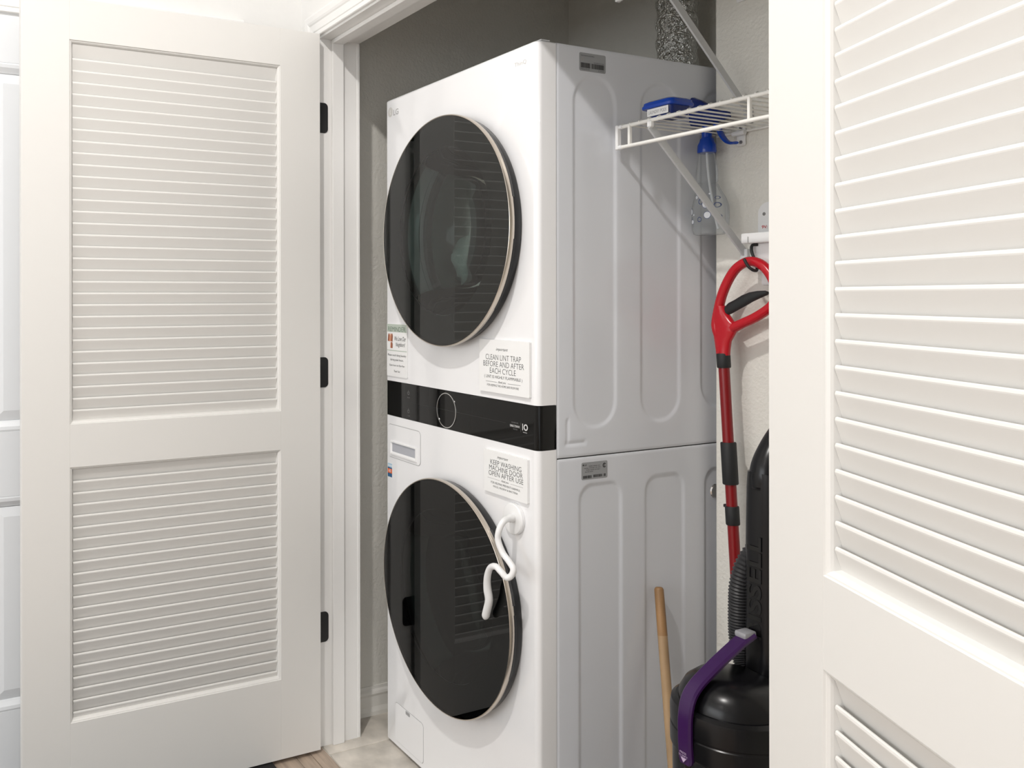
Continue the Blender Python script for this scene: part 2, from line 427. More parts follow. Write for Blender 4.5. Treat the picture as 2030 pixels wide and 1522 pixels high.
d1 = louver_door('door_1', (-.0178, -.2069, 0), -PI/2, 1, 'white louvered door standing open at left, black hinges on its jamb side')
d2 = louver_door('door_2', (1.4755, -.2645, 0), -.4341, -1, 'white louvered door folded back at right, close to the camera')
# hinges (leaf on the jamb + knuckle) of the left door, three on the right door
def hinge(parent, x, y0, y1, z, face=1, r=.012):
    b = B(); pts = [(y0, z-.0435), (y1-r, z-.0435)] + [(y1-r+r*math.sin(a), z-.0435+r-r*math.cos(a)) for a in [PI/2*k/5 for k in range(1, 6)]] + \
        [(y1-r+r*math.cos(a), z+.0435-r+r*math.sin(a)) for a in [PI/2*k/5 for k in range(6)]] + [(y0, z+.0435)]
    loft(b, [[(x, y, zz) for y, zz in pts], [(x+.002*face, y, zz) for y, zz in pts]])
    tube(b, [(x, y0-.004, z-.0435), (x, y0-.004, z+.0435)], .0045, 10)
    h = obj('hinge', b, M['hinge'], parent); h['label'] = 'black hinge'
for z in (1.8165, 1.0815, .3455): hinge(d1, XJ, -.1985, -.1660, z)
for z in (1.8165, 1.0815, .3455): hinge(d2, XR, -.2100, -.1660, z, -1)

# panelled hall door in the left hall wall, seen behind the left louvred door
d3 = struct('door_3', loc=(XL, -1.0, 0), label='white panelled hall door behind the open left louvered door')
X3 = XL
def b3(nm, y0, y1, z0, z1, x1=.012, bev=.001):
    b = B(); box(b, X3-.002, X3+x1, y0, y1, z0, z1, bev); return obj(nm, b, M['door3'], d3)
YA, YB = -1.20, -.45
b3('stile', YA, YA+.11, .01, 2.032); b3('stile', YB-.11, YB, .01, 2.032)
b3('rail', YA+.11, YB-.11, 1.908, 2.032); b3('rail', YA+.11, YB-.11, .782, .952); b3('rail', YA+.11, YB-.11, .01, .226)
for z0, z1 in ((.952, 1.908), (.226, .782)):
    ya, yb = YA+.11, YB-.11
    b = B()
    prof = [(0, .012), (.004, .013), (.012, .012), (.022, .006), (.026, .004), (.028, .0), (0, 0)]
    cs = [((ya, z0), (1, 1)), ((yb, z0), (-1, 1)), ((yb, z1), (-1, -1)), ((ya, z1), (1, -1))]
    rings = [[b.verts.new((X3+t, c[0]+w*s[0], c[1]+w*s[1])) for w, t in prof] for c, s in cs]
    for i in range(4):
        for k in range(len(prof)):
            j = (k+1) % len(prof); b.faces.new((rings[i][k], rings[i][j], rings[(i+1) % 4][j], rings[(i+1) % 4][k]))
    obj('panel_moulding', b, M['door3'], d3)
    b = B(); e = .028
    loft(b, [[(X3-.001, y, z) for y, z in rect(ya+e, yb-e, z0+e, z1-e)], [(X3+.002, y, z) for y, z in rect(ya+e, yb-e, z0+e, z1-e)],
             [(X3+.009, y, z) for y, z in rect(ya+e+.025, yb-e-.025, z0+e+.025, z1-e-.025)]])
    obj('raised_panel', b, M['door3'], d3)
b = B(); loft(b, [[(X3+t*1.1, YA-.07, 2.04+w) for w, t in CP], [(X3+t*1.1, YB+.07, 2.04+w) for w, t in CP]])
for ya in (YA-.075, YB+.008):
    box(b, X3, X3+.017, ya, ya+.067, 0, 2.04)
struct('trim_11', b, M['trim'])

# recessed ceiling lamp plus two added fill lamps (lit): trims and diffusers
for i, (p, e) in enumerate(LAMPS):
    t = thing('recessed_and_fill_lamp', ['round recessed ceiling lamp nearest the closet', 'unseen fill lamp added in the ceiling farther along the hall', 'unseen fill lamp added in the ceiling at the back of the hall'][i], 'ceiling lamp', (p[0], p[1], HC))
    b = B(); lathe(b, [(.055, -.004), (.078, -.006), (.082, 0), (.055, 0), (.055, -.004)], (p[0], p[1], HC), seg=32); obj('trim_ring', b, M['plastic'], t)
    b = B(); lathe(b, [(.0, -.001), (.054, -.001), (.054, 0), (0, 0)], (p[0], p[1], HC), seg=24); obj('diffuser', b, M['lampglow'], t)
#==THINGS==
# ================================================================== THINGS
# ------------------------------------------------------------------ laundry tower
TW, TD, TZ = .686, .62, 1.8724
ZP1, ZP2, ZJ, YS = 1.0554, .956, .9335, .0535
T = thing('laundry_tower', 'tall white stacked washer and dryer with two round black glass doors', 'washer dryer', (TW/2, .31, 0))
def plan(x0, x1, y0, y1, r, n=6, inset=0):
    """front panel outline in plan: both front corners rounded"""
    x0 += inset; x1 -= inset; y0 += inset
    pts = [(x0, y1)]
    pts += [(x0+RL-RL*math.cos(a), y0+RL-RL*math.sin(a)) for a in [PI/2*k/n for k in range(n+1)]]
    pts += [(x1-r+r*math.sin(a), y0+r-r*math.cos(a)) for a in [PI/2*k/n for k in range(n+1)]]
    pts += [(x1, y1)]
    return pts
RC = .014; RL = .003
def front_panel(z0, z1, cz, hr, rtop=.0, rbot=.0, cx=TW/2+.003):
    """front shell with a round hole; rounded vertical corners, soft top edge"""
    b = B(); N = 96
    # flat front face ring: rectangle perimeter to circle
    xa, xb = RL, TW-RC; za, zb = z0+rbot, z1-rtop
    circle = []; outer = []
    for k in range(N):
        a = 2*PI*k/N; dx, dz = math.cos(a), math.sin(a)
        circle.append((cx+hr*dx, 0, cz+hr*dz))
        t = min(((xb-cx) if dx > 0 else (xa-cx))/dx if abs(dx) > 1e-9 else 1e9, ((zb-cz) if dz > 0 else (za-cz))/dz if abs(dz) > 1e-9 else 1e9)
        outer.append([cx+t*dx, 0, cz+t*dz])
    for c in ((xa, za), (xb, za), (xb, zb), (xa, zb)):
        k = min(range(N), key=lambda q: (outer[q][0]-c[0])**2+(outer[q][2]-c[1])**2); outer[k] = [c[0], 0, c[1]]
    vi = [b.verts.new(p) for p in circle]; vo = [b.verts.new(p) for p in outer]; vb = [b.verts.new((p[0], .05, p[2])) for p in circle]
    for k in range(N):
        j = (k+1) % N; b.faces.new((vi[k], vi[j], vo[j], vo[k])); b.faces.new((vi[k], vi[j], vb[j], vb[k]))
    # corners + sides
    n = 6
    for s in (0, 1):
        cols = []
        for kk in range(n+1):
            a = PI/2*kk/n
            rr_ = RL if s == 0 else RC
            x = (xa-rr_*math.sin(a)) if s == 0 else (xb+rr_*math.sin(a)); y = rr_-rr_*math.cos(a)
            cols.append((x, y))
        cols.append((0 if s == 0 else TW, YS-.001))
        R = [[b.verts.new((x, y, za)) for x, y in cols], [b.verts.new((x, y, zb)) for x, y in cols]]
        for i in range(len(cols)-1): b.faces.new((R[0][i], R[0][i+1], R[1][i+1], R[1][i]))
    # top and bottom edges
    for zz, r, sgn in ((zb, rtop, 1), (za, rbot, -1)):
        prev = [b.verts.new((x, y, zz)) for x, y in plan(0, TW, 0, YS-.001, RC)]
        steps = 4 if r > 0 else 0
        for q in range(1, steps+1):
            a = PI/2*q/steps; ins = r*(1-math.cos(a))
            cur = [b.verts.new((x, y, zz+sgn*r*math.sin(a))) for x, y in plan(0, TW, 0, YS-.001, RC, inset=ins)]
            for i in range(len(prev)-1): b.faces.new((prev[i], prev[i+1], cur[i+1], cur[i]))
            prev = cur
        b.faces.new(prev)
    return b
Z1C, Z2C, XC = 1.4664, .5378, .3465
o = obj('front_panel', front_panel(ZP1+.0008, TZ, Z1C, .225, rtop=.006, cx=XC), M['white'], T, smooth=True)
o = obj('front_panel', front_panel(.0094, ZP2-.0008, Z2C, .215, rbot=.003, cx=XC), M['white'], T, smooth=True)
# black control band
b = B(); loft(b, [[(x, y, ZP2+.0004) for x, y in plan(0, TW, 0, YS-.001, RC)], [(x, y, ZP1-.0004) for x, y in plan(0, TW, 0, YS-.001, RC)]])
cp = obj('control_panel', b, M['blackgloss'], T, smooth=True); cp['label'] = 'glossy black control band with a round dial'
b = B(); lathe(b, [(.0435, 0), (.0435, .0012), (.0458, .0012), (.0458, 0), (.0435, 0)], (.3165, 0, 1.0037), 'y', 64)
for f in list(b.faces):
    if len(f.verts) > 4: b.faces.remove(f)
obj('dial_ring', b, M['chrome'], cp, smooth=True)
for zc, lab in ((1.0300, 'DRYER'), (.9790, 'WASHER')):
    b = B(); n = 20; ring = [.0052, .0040]
    a0, a1 = math.radians(125), math.radians(415)
    lathe(b, [(.0040, 0), (.0040, .0004), (.0053, .0004), (.0053, 0)], (.1237, 0, zc), 'y', 20, a0, a1)
    box(b, .1231, .1243, -.0004, 0, zc+.0005, zc+.0075)
    obj('power_icon', b, M['dimink'], cp)
    text(lab, .1237, zc-.0128, .014, .0030, -.0003, M['dimink'], cp)
b = B(); box(b, .135, .57, -.0002, 0, 1.0043, 1.0047); obj('print_line', b, mat('very_dim_print', (.035, .035, .035), .3), cp)
text('INVERTER', .6045, 1.0090, .025, .0032, -.0003, M['dimink'], cp)
text('DIRECTDRIVE', .6040, 1.0010, .036, .0050, -.0003, M['whiteink'], cp, offset=.012)
text('MOTOR', .6060, .9940, .016, .0030, -.0003, M['dimink'], cp)
b = B(); box(b, .6262, .6266, -.0003, 0, .9905, 1.0120); obj('print_line', b, M['dimink'], cp)
b = B(); box(b, .6318, .6340, -.0003, 0, .9955, 1.0105); obj('print_numeral', b, M['whiteink'], cp)
b = B(); lathe(b, [(.0046, 0), (.0046, .0004), (.0074, .0004), (.0074, 0), (.0046, 0)], (.6440, 0, 1.0030), 'y', 28)
for f in list(b.faces):
    if len(f.verts) > 4: b.faces.remove(f)
obj('print_numeral', b, M['whiteink'], cp)
text('YEARS', .6410, .9912, .0150, .0022, -.0003, M['whiteink'], cp)
# side panels with stamped recesses (grid displaced by a signed distance)
def sd_box(y, z, cy, cz, hy, hz, r):
    dy, dz = abs(y-cy)-hy+r, abs(z-cz)-hz+r
    return math.hypot(max(dy, 0), max(dz, 0))+min(max(dy, dz), 0)-r
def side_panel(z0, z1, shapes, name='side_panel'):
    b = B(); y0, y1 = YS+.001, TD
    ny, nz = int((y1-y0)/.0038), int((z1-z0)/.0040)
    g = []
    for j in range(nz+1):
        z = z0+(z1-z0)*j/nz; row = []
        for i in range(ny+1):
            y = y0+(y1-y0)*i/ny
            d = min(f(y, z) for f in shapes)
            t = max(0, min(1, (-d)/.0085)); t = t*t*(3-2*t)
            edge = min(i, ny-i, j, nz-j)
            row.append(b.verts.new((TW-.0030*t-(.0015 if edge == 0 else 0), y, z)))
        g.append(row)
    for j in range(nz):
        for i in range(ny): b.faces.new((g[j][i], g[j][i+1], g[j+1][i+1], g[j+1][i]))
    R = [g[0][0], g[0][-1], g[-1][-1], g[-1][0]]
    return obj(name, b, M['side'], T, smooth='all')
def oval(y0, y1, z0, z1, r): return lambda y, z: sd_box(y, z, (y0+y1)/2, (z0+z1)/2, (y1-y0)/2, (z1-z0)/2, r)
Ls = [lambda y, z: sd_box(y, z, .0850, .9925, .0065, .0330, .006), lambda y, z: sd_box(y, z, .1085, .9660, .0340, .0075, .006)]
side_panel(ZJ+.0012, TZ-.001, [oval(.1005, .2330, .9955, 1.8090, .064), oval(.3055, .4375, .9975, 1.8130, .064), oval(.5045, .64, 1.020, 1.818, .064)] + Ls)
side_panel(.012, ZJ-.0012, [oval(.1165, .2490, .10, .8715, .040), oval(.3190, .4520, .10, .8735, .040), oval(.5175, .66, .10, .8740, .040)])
b = B(); box(b, TW-.004, TW-.0015, YS-.002, YS+.0015, .012, TZ-.002); obj('seam', b, M['side'], T)
# cabinet core (open front boxes are hidden behind the panels): back, top, bottom, left
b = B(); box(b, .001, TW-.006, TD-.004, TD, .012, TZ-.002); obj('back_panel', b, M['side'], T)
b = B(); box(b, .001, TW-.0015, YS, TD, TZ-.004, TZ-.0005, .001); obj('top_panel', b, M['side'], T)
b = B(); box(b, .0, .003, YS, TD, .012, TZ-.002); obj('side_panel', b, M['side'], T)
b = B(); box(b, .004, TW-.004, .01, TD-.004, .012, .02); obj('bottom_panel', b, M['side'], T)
b = B(); box(b, .02, TW-.02, .045, TD-.01, ZJ-.006, ZJ+.006); obj('divider', b, M['caulk'], T)
b = B(); box(b, TW-.012, TW-.0022, YS+.002, TD-.001, ZJ-.003, ZJ+.003); obj('seam', b, M['caulk'], T)
b = B(); box(b, .02, TW-.012, .020, .046, TZ+.004, TZ+.0068, .001); obj('top_cap', b, M['white'], T)
for x in (.05, TW-.05):
    for y in (.07, TD-.06):
        b = B(); lathe(b, [(.02, 0), (.022, .004), (.018, .012)], (x, y, 0)); obj('foot', b, M['blackmatte'], T)
# round latch cap on the lower side
b = B(); lathe(b, [(.0, 0), (.0, .003), (.016, .003), (.018, 0)], (TW-.003, .560, .812), 'x', 24); obj('cap', b, M['chrome'], T, smooth=True)

def glass_door(zc, glassm, name, extra):
    R = .2935
    d = B(); lathe(d, [(.255, -.001), (.283, -.001), (.287, .004), (.290, .022), (.290, .028), (.255, .028), (.255, -.001)], (XC, 0, zc), 'y', 96)
    for f in list(d.faces):
        if len(f.verts) > 4: d.faces.remove(f)
    dr = obj(name, d, M['black'], T, smooth=True)
    b = B(); lathe(b, [(R-.006, .026), (R-.001, .027), (R+.0005, .030), (R+.0012, .036), (R, .0412), (R-.0012, .0418), (R-.0024, .0412), (R-.0024, .038), (R-.006, .026)], (XC, 0, zc), 'y', 128)
    for f in list(b.faces):
        if len(f.verts) > 4: b.faces.remove(f)
    obj('trim_ring', b, M['bronze'], dr, smooth=True)
    b = B(); lathe(b, [(0, .0416), (.20, .0416), (R-.0022, .0416)], (XC, 0, zc), 'y', 128)
    for f in list(b.faces):
        if len(f.verts) > 4: b.faces.remove(f)
    obj('glass', b, glassm, dr, smooth=True)
    # dark masked border behind the glass
    b = B(); lathe(b, [(.215, .034), (.2875, .036), (.2875, .030), (.215, .030), (.215, .034)], (XC, 0, zc), 'y', 96)
    for f in list(b.faces):
        if len(f.verts) > 4: b.faces.remove(f)
    obj('glass_border', b, M['doorborder'], dr, smooth=True)
    # bowl glass bulging into the drum
    b = B(); lathe(b, [(.214, .030), (.200, .0), (.185, -.045), (.160, -.085), (.120, -.105), (.0, -.112)], (XC, 0, zc), 'y', 64)
    for f in list(b.faces):
        if len(f.verts) > 4: b.faces.remove(f)
    obj('glass_bowl', b, M['bowl'], dr, smooth=True)
    # handle recess segments on the right rim
    for a0, a1, mm in extra:
        b = B(); lathe(b, [(.2885, .0215), (.2915, .0215), (.2938, .0295), (.2938, .0345), (.2885, .0345)], (XC, 0, zc), 'y', 20, math.radians(a0), math.radians(a1))
        obj('handle_recess', b, M[mm], dr, smooth=True)
    return dr
glass_door(Z1C, M['doorglass'], 'dryer_door', [(12, 47, 'vacgrey'), (-42, -7, 'black')])
glass_door(Z2C, M['washglass'], 'washer_door', [(12, 47, 'vacgrey'), (-22, 8, 'black')])
def drum(zc, m, depth=.42):
    b = B(); lathe(b, [(.224, -.035), (.236, -.055), (.236, -.075), (.262, -.10), (.262, -.10-depth), (0, -.12-depth)], (XC, 0, zc), 'y', 64)
    for f in list(b.faces):
        if len(f.verts) > 4: b.faces.remove(f)
    obj('drum', b, m, T, smooth=True)
    b = B(); lathe(b, [(.222, -.048), (.214, -.052), (.212, -.062), (.216, -.072), (.236, -.074)], (XC, 0, zc), 'y', 64)
    for f in list(b.faces):
        if len(f.verts) > 4: b.faces.remove(f)
    obj('gasket', b, M['gasket'], T, smooth=True)
drum(Z1C, M['drum']); drum(Z2C, M['gasket'])
# detergent drawer
b = B(); pts = orr(.0085, .1870, .8360, .9295, .012)
loft(b, [[(a, .001, z) for a, z in pts], [(a, -.0012, z) for a, z in pts]])
dd = obj('detergent_drawer', b, M['white'], T)
pts2 = orr(.0070, .1885, .8345, .9310, .0135)
b = B(); loft(b, [[(a, .0005, z) for a, z in pts2], [(a, -.0003, z) for a, z in pts2]]); obj('drawer_gap', b, M['greyink'], T)
# recessed grip: a small scooped pocket drawn as a proud frame with a sloping back
b = B()
fr = [(.0288, .8480), (.1665, .8480), (.1665, .8795), (.0288, .8795)]
out = [(a+(-.004 if a < .1 else .004), z+(-.004 if z < .86 else .004)) for a, z in fr]
R1 = [b.verts.new((a, -.0012, z)) for a, z in out]; R2 = [b.verts.new((a, -.0050, z)) for a, z in [(q[0]*.97+.0976*.03, q[1]*.97+.8637*.03) for q in out]]
R3 = [b.verts.new((a, -.0050, z)) for a, z in fr]; R4 = [b.verts.new((a, -.0014, z)) for a, z in [(.0330, .8530), (.1620, .8530), (.1620, .8792), (.0330, .8792)]]
for A, Bq in ((R1, R2), (R2, R3), (R3, R4)):
    for i in range(4):
        j = (i+1) % 4; b.faces.new((A[i], A[j], Bq[j], Bq[i]))
obj('drawer_grip', b, M['plastic'], dd)
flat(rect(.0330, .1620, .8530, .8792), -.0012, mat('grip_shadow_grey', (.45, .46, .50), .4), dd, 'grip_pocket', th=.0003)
# filter flap
def outline_strip(pts, w, off, th, m, parent, name):
    b = B(); n = len(pts)
    for i in range(n-1):
        (a, c), (d, e) = pts[i], pts[i+1]; L = math.hypot(d-a, e-c)
        if L < 1e-6: continue
        nx, nz = -(e-c)/L*w/2, (d-a)/L*w/2
        loft(b, [[(a+nx, off, c+nz), (d+nx, off, e+nz), (d-nx, off, e-nz), (a-nx, off, c-nz)], [(a+nx, off-th, c+nz), (d+nx, off-th, e+nz), (d-nx, off-th, e-nz), (a-nx, off-th, c-nz)]])
    return obj(name, b, m, parent)
fl = orr(.0480, .2000, .0260, .1345, .010)
b = B(); loft(b, [[(a, .001, z) for a, z in fl], [(a, -.0010, z) for a, z in fl]]); ff = obj('filter_flap', b, M['white'], T)
fl = orr(.0468, .2012, .0248, .1357, .011)
b = B(); loft(b, [[(a, .0005, z) for a, z in fl], [(a, -.0003, z) for a, z in fl]]); obj('flap_gap', b, M['greyink'], T)
b = B(); box(b, .1080, .1300, -.0022, -.0008, .1240, .1335, .0008); obj('flap_tab', b, M['greyink'], ff)
# logos
b = B(); loft(b, [[(a, .0002, z) for a, z in circ(.0222, 1.8354, .0140, 28)], [(a, -.0004, z) for a, z in circ(.0222, 1.8354, .0140, 28)]])
lg = obj('logo_disc', b, M['lightink'], T)
flat(rect(.0208, .0220, 1.8290, 1.8420), -.0004, M['paper'], lg, 'logo_mark', th=.0002)
flat(rect(.0208, .0275, 1.8290, 1.8302), -.0004, M['paper'], lg, 'logo_mark', th=.0002)
text('LG', .0545, 1.8303, .0290, .0165, -.0003, M['greyink'], T, offset=.005)
text('ThinQ', .6260, 1.8325, .0430, .0110, -.0003, M['lightink'], T)
# energy sticker
en = flat(rect(.0050, .0315, .7755, .8160), -.0002, M['paper'], T, 'energy_sticker')
flat(rect(.0055, .0310, .8035, .8155), -.0008, M['skyprint'], en, 'sticker_print', th=.0001)
flat(rect(.0055, .0310, .8080, .8100), -.00095, M['paper'], en, 'sticker_print', th=.0001)
flat(rect(.0055, .0310, .8000, .8040), -.0009, M['blueprint'], en, 'sticker_print', th=.0001)
flat(rect(.0055, .0310, .7870, .8000), -.0008, M['orange'], en, 'sticker_print', th=.0001)
flat(rect(.0055, .0310, .7760, .7870), -.0008, M['blueprint'], en, 'sticker_print', th=.0001)
text('60', .0180, .7940, .0140, .0090, -.00095, M['paper'], en)
# rating labels on the side
def rating(z0, z1, y0, y1, top):
    lb = flat(orr(y0, y1, z0, z1, .004), TW, M['labelgrey'], T, 'rating_label', 'side', .0004)
    X = TW+.0006
    random.seed(3 if top else 5)
    def bars(a0, a1, c0, c1):
        b = B(); a = a0
        while a < a1:
            w = random.choice((.0006, .0010, .0016)); box(b, X-.0001, X, a, min(a+w, a1), c0, c1); a += w+random.choice((.0005, .0008))
        obj('barcode', b, M['ink'], lb)
    if top:
        text('MADE IN CHINA FOR NORTH AMERICA', y0+.0245, z1-.0065, .040, .0026, X, M['ink'], lb, 'side')
        flat(rect(y0+.0055, y0+.0145, z1-.0180, z1-.0095), TW+.0003, M['greyink'], lb, 'mark', 'side', .0003)
        bars(y0+.004, y0+.0325, z0+.0075, z0+.0190); bars(y0+.0365, y1-.0050, z0+.0075, z0+.0190)
        text('S/N 205KW 012345', y1-.021, z0+.0215, .030, .0024, X, M['ink'], lb, 'side')
        text('MEZ66781602', y0+.0175, z0+.0045, .026, .0024, X, M['ink'], lb, 'side')
        text('K 04/24', y1-.014, z0+.0045, .016, .0024, X, M['ink'], lb, 'side')
    else:
        text('● LG', y0+.0090, z1-.0060, .0115, .0040, X, M['ink'], lb, 'side', offset=.02)
        b = B(); lathe(b, [(.0035, 0), (.0035, .0002), (.0052, .0002), (.0052, 0)], (X, y1-.0095, z1-.0105), 'x', 20, math.radians(30), math.radians(330)); obj('mark', b, M['ink'], lb)
        b = B(); box(b, X-.0001, X, y1-.0110, y1-.0092, z1-.0160, z1-.0050); obj('mark', b, M['ink'], lb)
        for q, (a0, a1) in enumerate(((.022, .055), (.008, .056), (.014, .056), (.010, .034))):
            text('MODEL WASHER 120V 60HZ 10A CLASS'[:18+3*q], y0+(a0+a1)/2, z1-.0095-.0042*q, a1-a0, .0021, X, M['ink'], lb, 'side')
        bars(y0+.0045, y0+.0300, z0+.0030, z0+.0095); bars(y0+.0350, y1-.016, z0+.0040, z0+.0100); bars(y1-.012, y1-.006, z0+.0040, z0+.0100)
rating(1.8165, 1.8585, .1197, .1985, True)
rating(.8795, .9195, .1250, .2027, False)

# laundry inside the dryer
b = B(); rs = []
random.seed(11)
bmesh.ops.create_icosphere(b, subdivisions=4, radius=1.0)
from mathutils import noise as MN
for v in b.verts:
    n = MN.noise(v.co*1.6)*.35+MN.noise(v.co*3.7)*.20+MN.noise(v.co*8)*.06
    p = v.co*(1+n); v.co = (.205+p.x*.095, .205+p.y*.075, 1.385+p.z*.105)
cl = obj('towel_bundle', b, M['cloth'], smooth='all'); tag(cl, 'pale grey-green towels seen dimly through the upper glass door', 'laundry')

# ------------------------------------------------------------------ signs
def panel_sign(name, label, x0, x1, z0, z1, th, cat='sign', off=-.0004):
    t = thing(name, label, cat, ((x0+x1)/2, 0, z0))
    b = B(); pts = orr(x0, x1, z0, z1, .002, 3); loft(b, [[(a, off, z) for a, z in pts], [(a, off-th, z) for a, z in pts]])
    obj('sign_board', b, M['paper'], t); return t, off-th-.0002
s, y = panel_sign('magnet_sign', 'square white sign reading clean lint trap before and after each cycle', .4725, .6650, 1.0720, 1.1975, .006)
text('important', .5635, 1.1745, .046, .0085, y, M['ink'], s, shear=.4)
text('CLEAN LINT TRAP', .5670, 1.1560, .136, .0128, y, M['ink'], s, offset=-.010)
text('BEFORE AND AFTER', .5680, 1.1400, .156, .0128, y, M['ink'], s, offset=-.010)
text('EACH CYCLE', .5660, 1.1240, .100, .0128, y, M['ink'], s, offset=-.010)
text('( LINT IS HIGHLY FLAMMABLE )', .5670, 1.1085, .146, .0092, y, M['ink'], s)
text('thank you', .5640, 1.0975, .030, .0070, y, M['ink'], s, shear=.4)
for a0, a1 in ((.5000, .5440), (.5860, .6330)): flat(rect(a0, a1, 1.0970, 1.0976), y+.0002, M['ink'], s, 'rule_line', th=.0003)
text('FOR KEEPING THIS HOME SAFE FROM FIRE', .5660, 1.0890, .122, .0052, y, M['ink'], s)
s, y = panel_sign('magnet_sign', 'square white sign reading keep washing machine door open after use', .4915, .6575, .8325, .9325, .006)
text('important', .5660, .9195, .042, .0080, y, M['ink'], s, shear=.4)
text('KEEP WASHING', .5770, .9060, .118, .0115, y, M['ink'], s, offset=-.008)
text('MACHINE DOOR', .5770, .8925, .128, .0115, y, M['ink'], s, offset=-.008)
text('OPEN AFTER USE', .5770, .8790, .132, .0115, y, M['ink'], s, offset=-.008)
text('thank you', .5750, .8665, .028, .0065, y, M['ink'], s, shear=.4)
for a0, a1 in ((.5070, .5540), (.5960, .6420)): flat(rect(a0, a1, .8662, .8668), y+.0002, M['greyink'], s, 'rule_line', th=.0003)
text('FOR HELPING PREVENT HARMFUL', .5760, .8575, .112, .0050, y, M['ink'], s)
text('MOLD, MILDEW & BACTERIA', .5760, .8485, .094, .0050, y, M['ink'], s)
s, y = panel_sign('paper_sign', 'narrow white sign reading reminder we love our neighbors beside the dryer door', .0062, .1210, 1.0705, 1.2215, .003)
yb = y+.0002
flat(rect(.0075, .1197, 1.1980, 1.2205), yb, M['palegreen'], s, 'header_band', th=.0001)
flat(rect(.0075, .1197, 1.1435, 1.1460), yb, M['palegreen'], s, 'header_band', th=.0001)
text('REMINDER', .0630, 1.2065, .098, .0130, y, M['darkgreen'], s)
for k, (a, mm) in enumerate(((.0110, 'skin2'), (.0180, 'skin1'), (.0260, 'skin1'), (.0310, 'skin2'))):
    flat([(a, 1.172), (a+.008, 1.170), (a+.010, 1.186), (a+.007, 1.194), (a+.003, 1.192)], yb, M[mm], s, 'hand_print', th=.0001+.00005*k)
for k, (a, mm) in enumerate(((.0200, 'paper'), (.0260, 'skin1'), (.0310, 'skin2'))):
    flat([(a, 1.152), (a+.008, 1.151), (a+.009, 1.163), (a+.005, 1.171), (a+.001, 1.166)], yb, M[mm], s, 'hand_print', th=.0001+.00005*k)
text('We Love Our', .0830, 1.1800, .064, .0130, y, M['ink'], s, shear=.35, offset=.004)
text('Neighbors!', .0840, 1.1615, .054, .0150, y, M['ink'], s, shear=.35, offset=.004)
text('Please avoid doing laundry', .0640, 1.1310, .104, .0080, y, M['ink'], s, offset=.006)
text('during quiet hours.', .0640, 1.1180, .074, .0080, y, M['ink'], s, offset=.006)
text('Quiet hours are 9pm-9am', .0640, 1.1020, .086, .0070, y, M['ink'], s, offset=.004)
text('Thank You!', .0640, 1.0860, .034, .0060, y, M['ink'], s, offset=.004)

# ------------------------------------------------------------------ flexible white door prop hook
t = thing('door_prop_hook', 'bendy white hook stuck on the washer front and hooked over its round door', 'hook', (.606, 0, .752))
b = B(); lathe(b, [(.036, .0005), (.036, .008), (.034, .0105), (.030, .0115), (0, .0115)], (.6060, 0, .7880), 'y', 40); obj('suction_base', b, M['plastic'], t, smooth=True)
pts = [(0.6085, -0.008, 0.7900), (0.6185, -0.028, 0.7940), (0.6300, -0.052, 0.7925), (0.6305, -0.064, 0.7758), (0.6286, -0.066, 0.7526), (0.6414, -0.063, 0.7272), (0.6599, -0.060, 0.7125), (0.6762, -0.060, 0.7002), (0.6743, -0.063, 0.6857), (0.6643, -0.069, 0.6784), (0.6527, -0.075, 0.6883), (0.6349, -0.077, 0.6959), (0.6112, -0.075, 0.6857), (0.5948, -0.071, 0.659), (0.5881, -0.066, 0.6313), (0.5872, -0.061, 0.6041), (0.5745, -0.058, 0.5743), (0.5637, -0.056, 0.5517)]
sp = smooth_path(pts, 6); n = len(sp)
rr = [.0095 if i < 6 else .0072 for i in range(n)]
for i in range(n-30, n): rr[i] = .0072+.0022*min(1, (i-(n-30))/12)
rr[-1] = .003; rr[-2] = .0065; rr[-3] = .0085
b = B(); tube(b, sp, rr, 14); obj('arm', b, M['plastic'], t, smooth='all')

# ------------------------------------------------------------------ foil exhaust duct behind the tower
b = B(); rings = []
nz = 90
for i in range(nz+1):
    z = 1.15+(2.44-1.15)*i/nz
    r0 = .0560+.0028*(1 if i % 4 < 2 else -1)*.8
    rings.append([(.430+(r0+.0022*MN.noise(Vector((a*2.2, z*45, 1))))*math.cos(a), .703+(r0+.0022*MN.noise(Vector((a*2.2, z*45, 5))))*math.sin(a), z) for a in [2*PI*k/40 for k in range(40)]])
loft(b, rings)
dk = obj('exhaust_duct', b, M['foil'], smooth='all'); tag(dk, 'crinkled silver foil exhaust duct rising behind the dryer', 'duct')

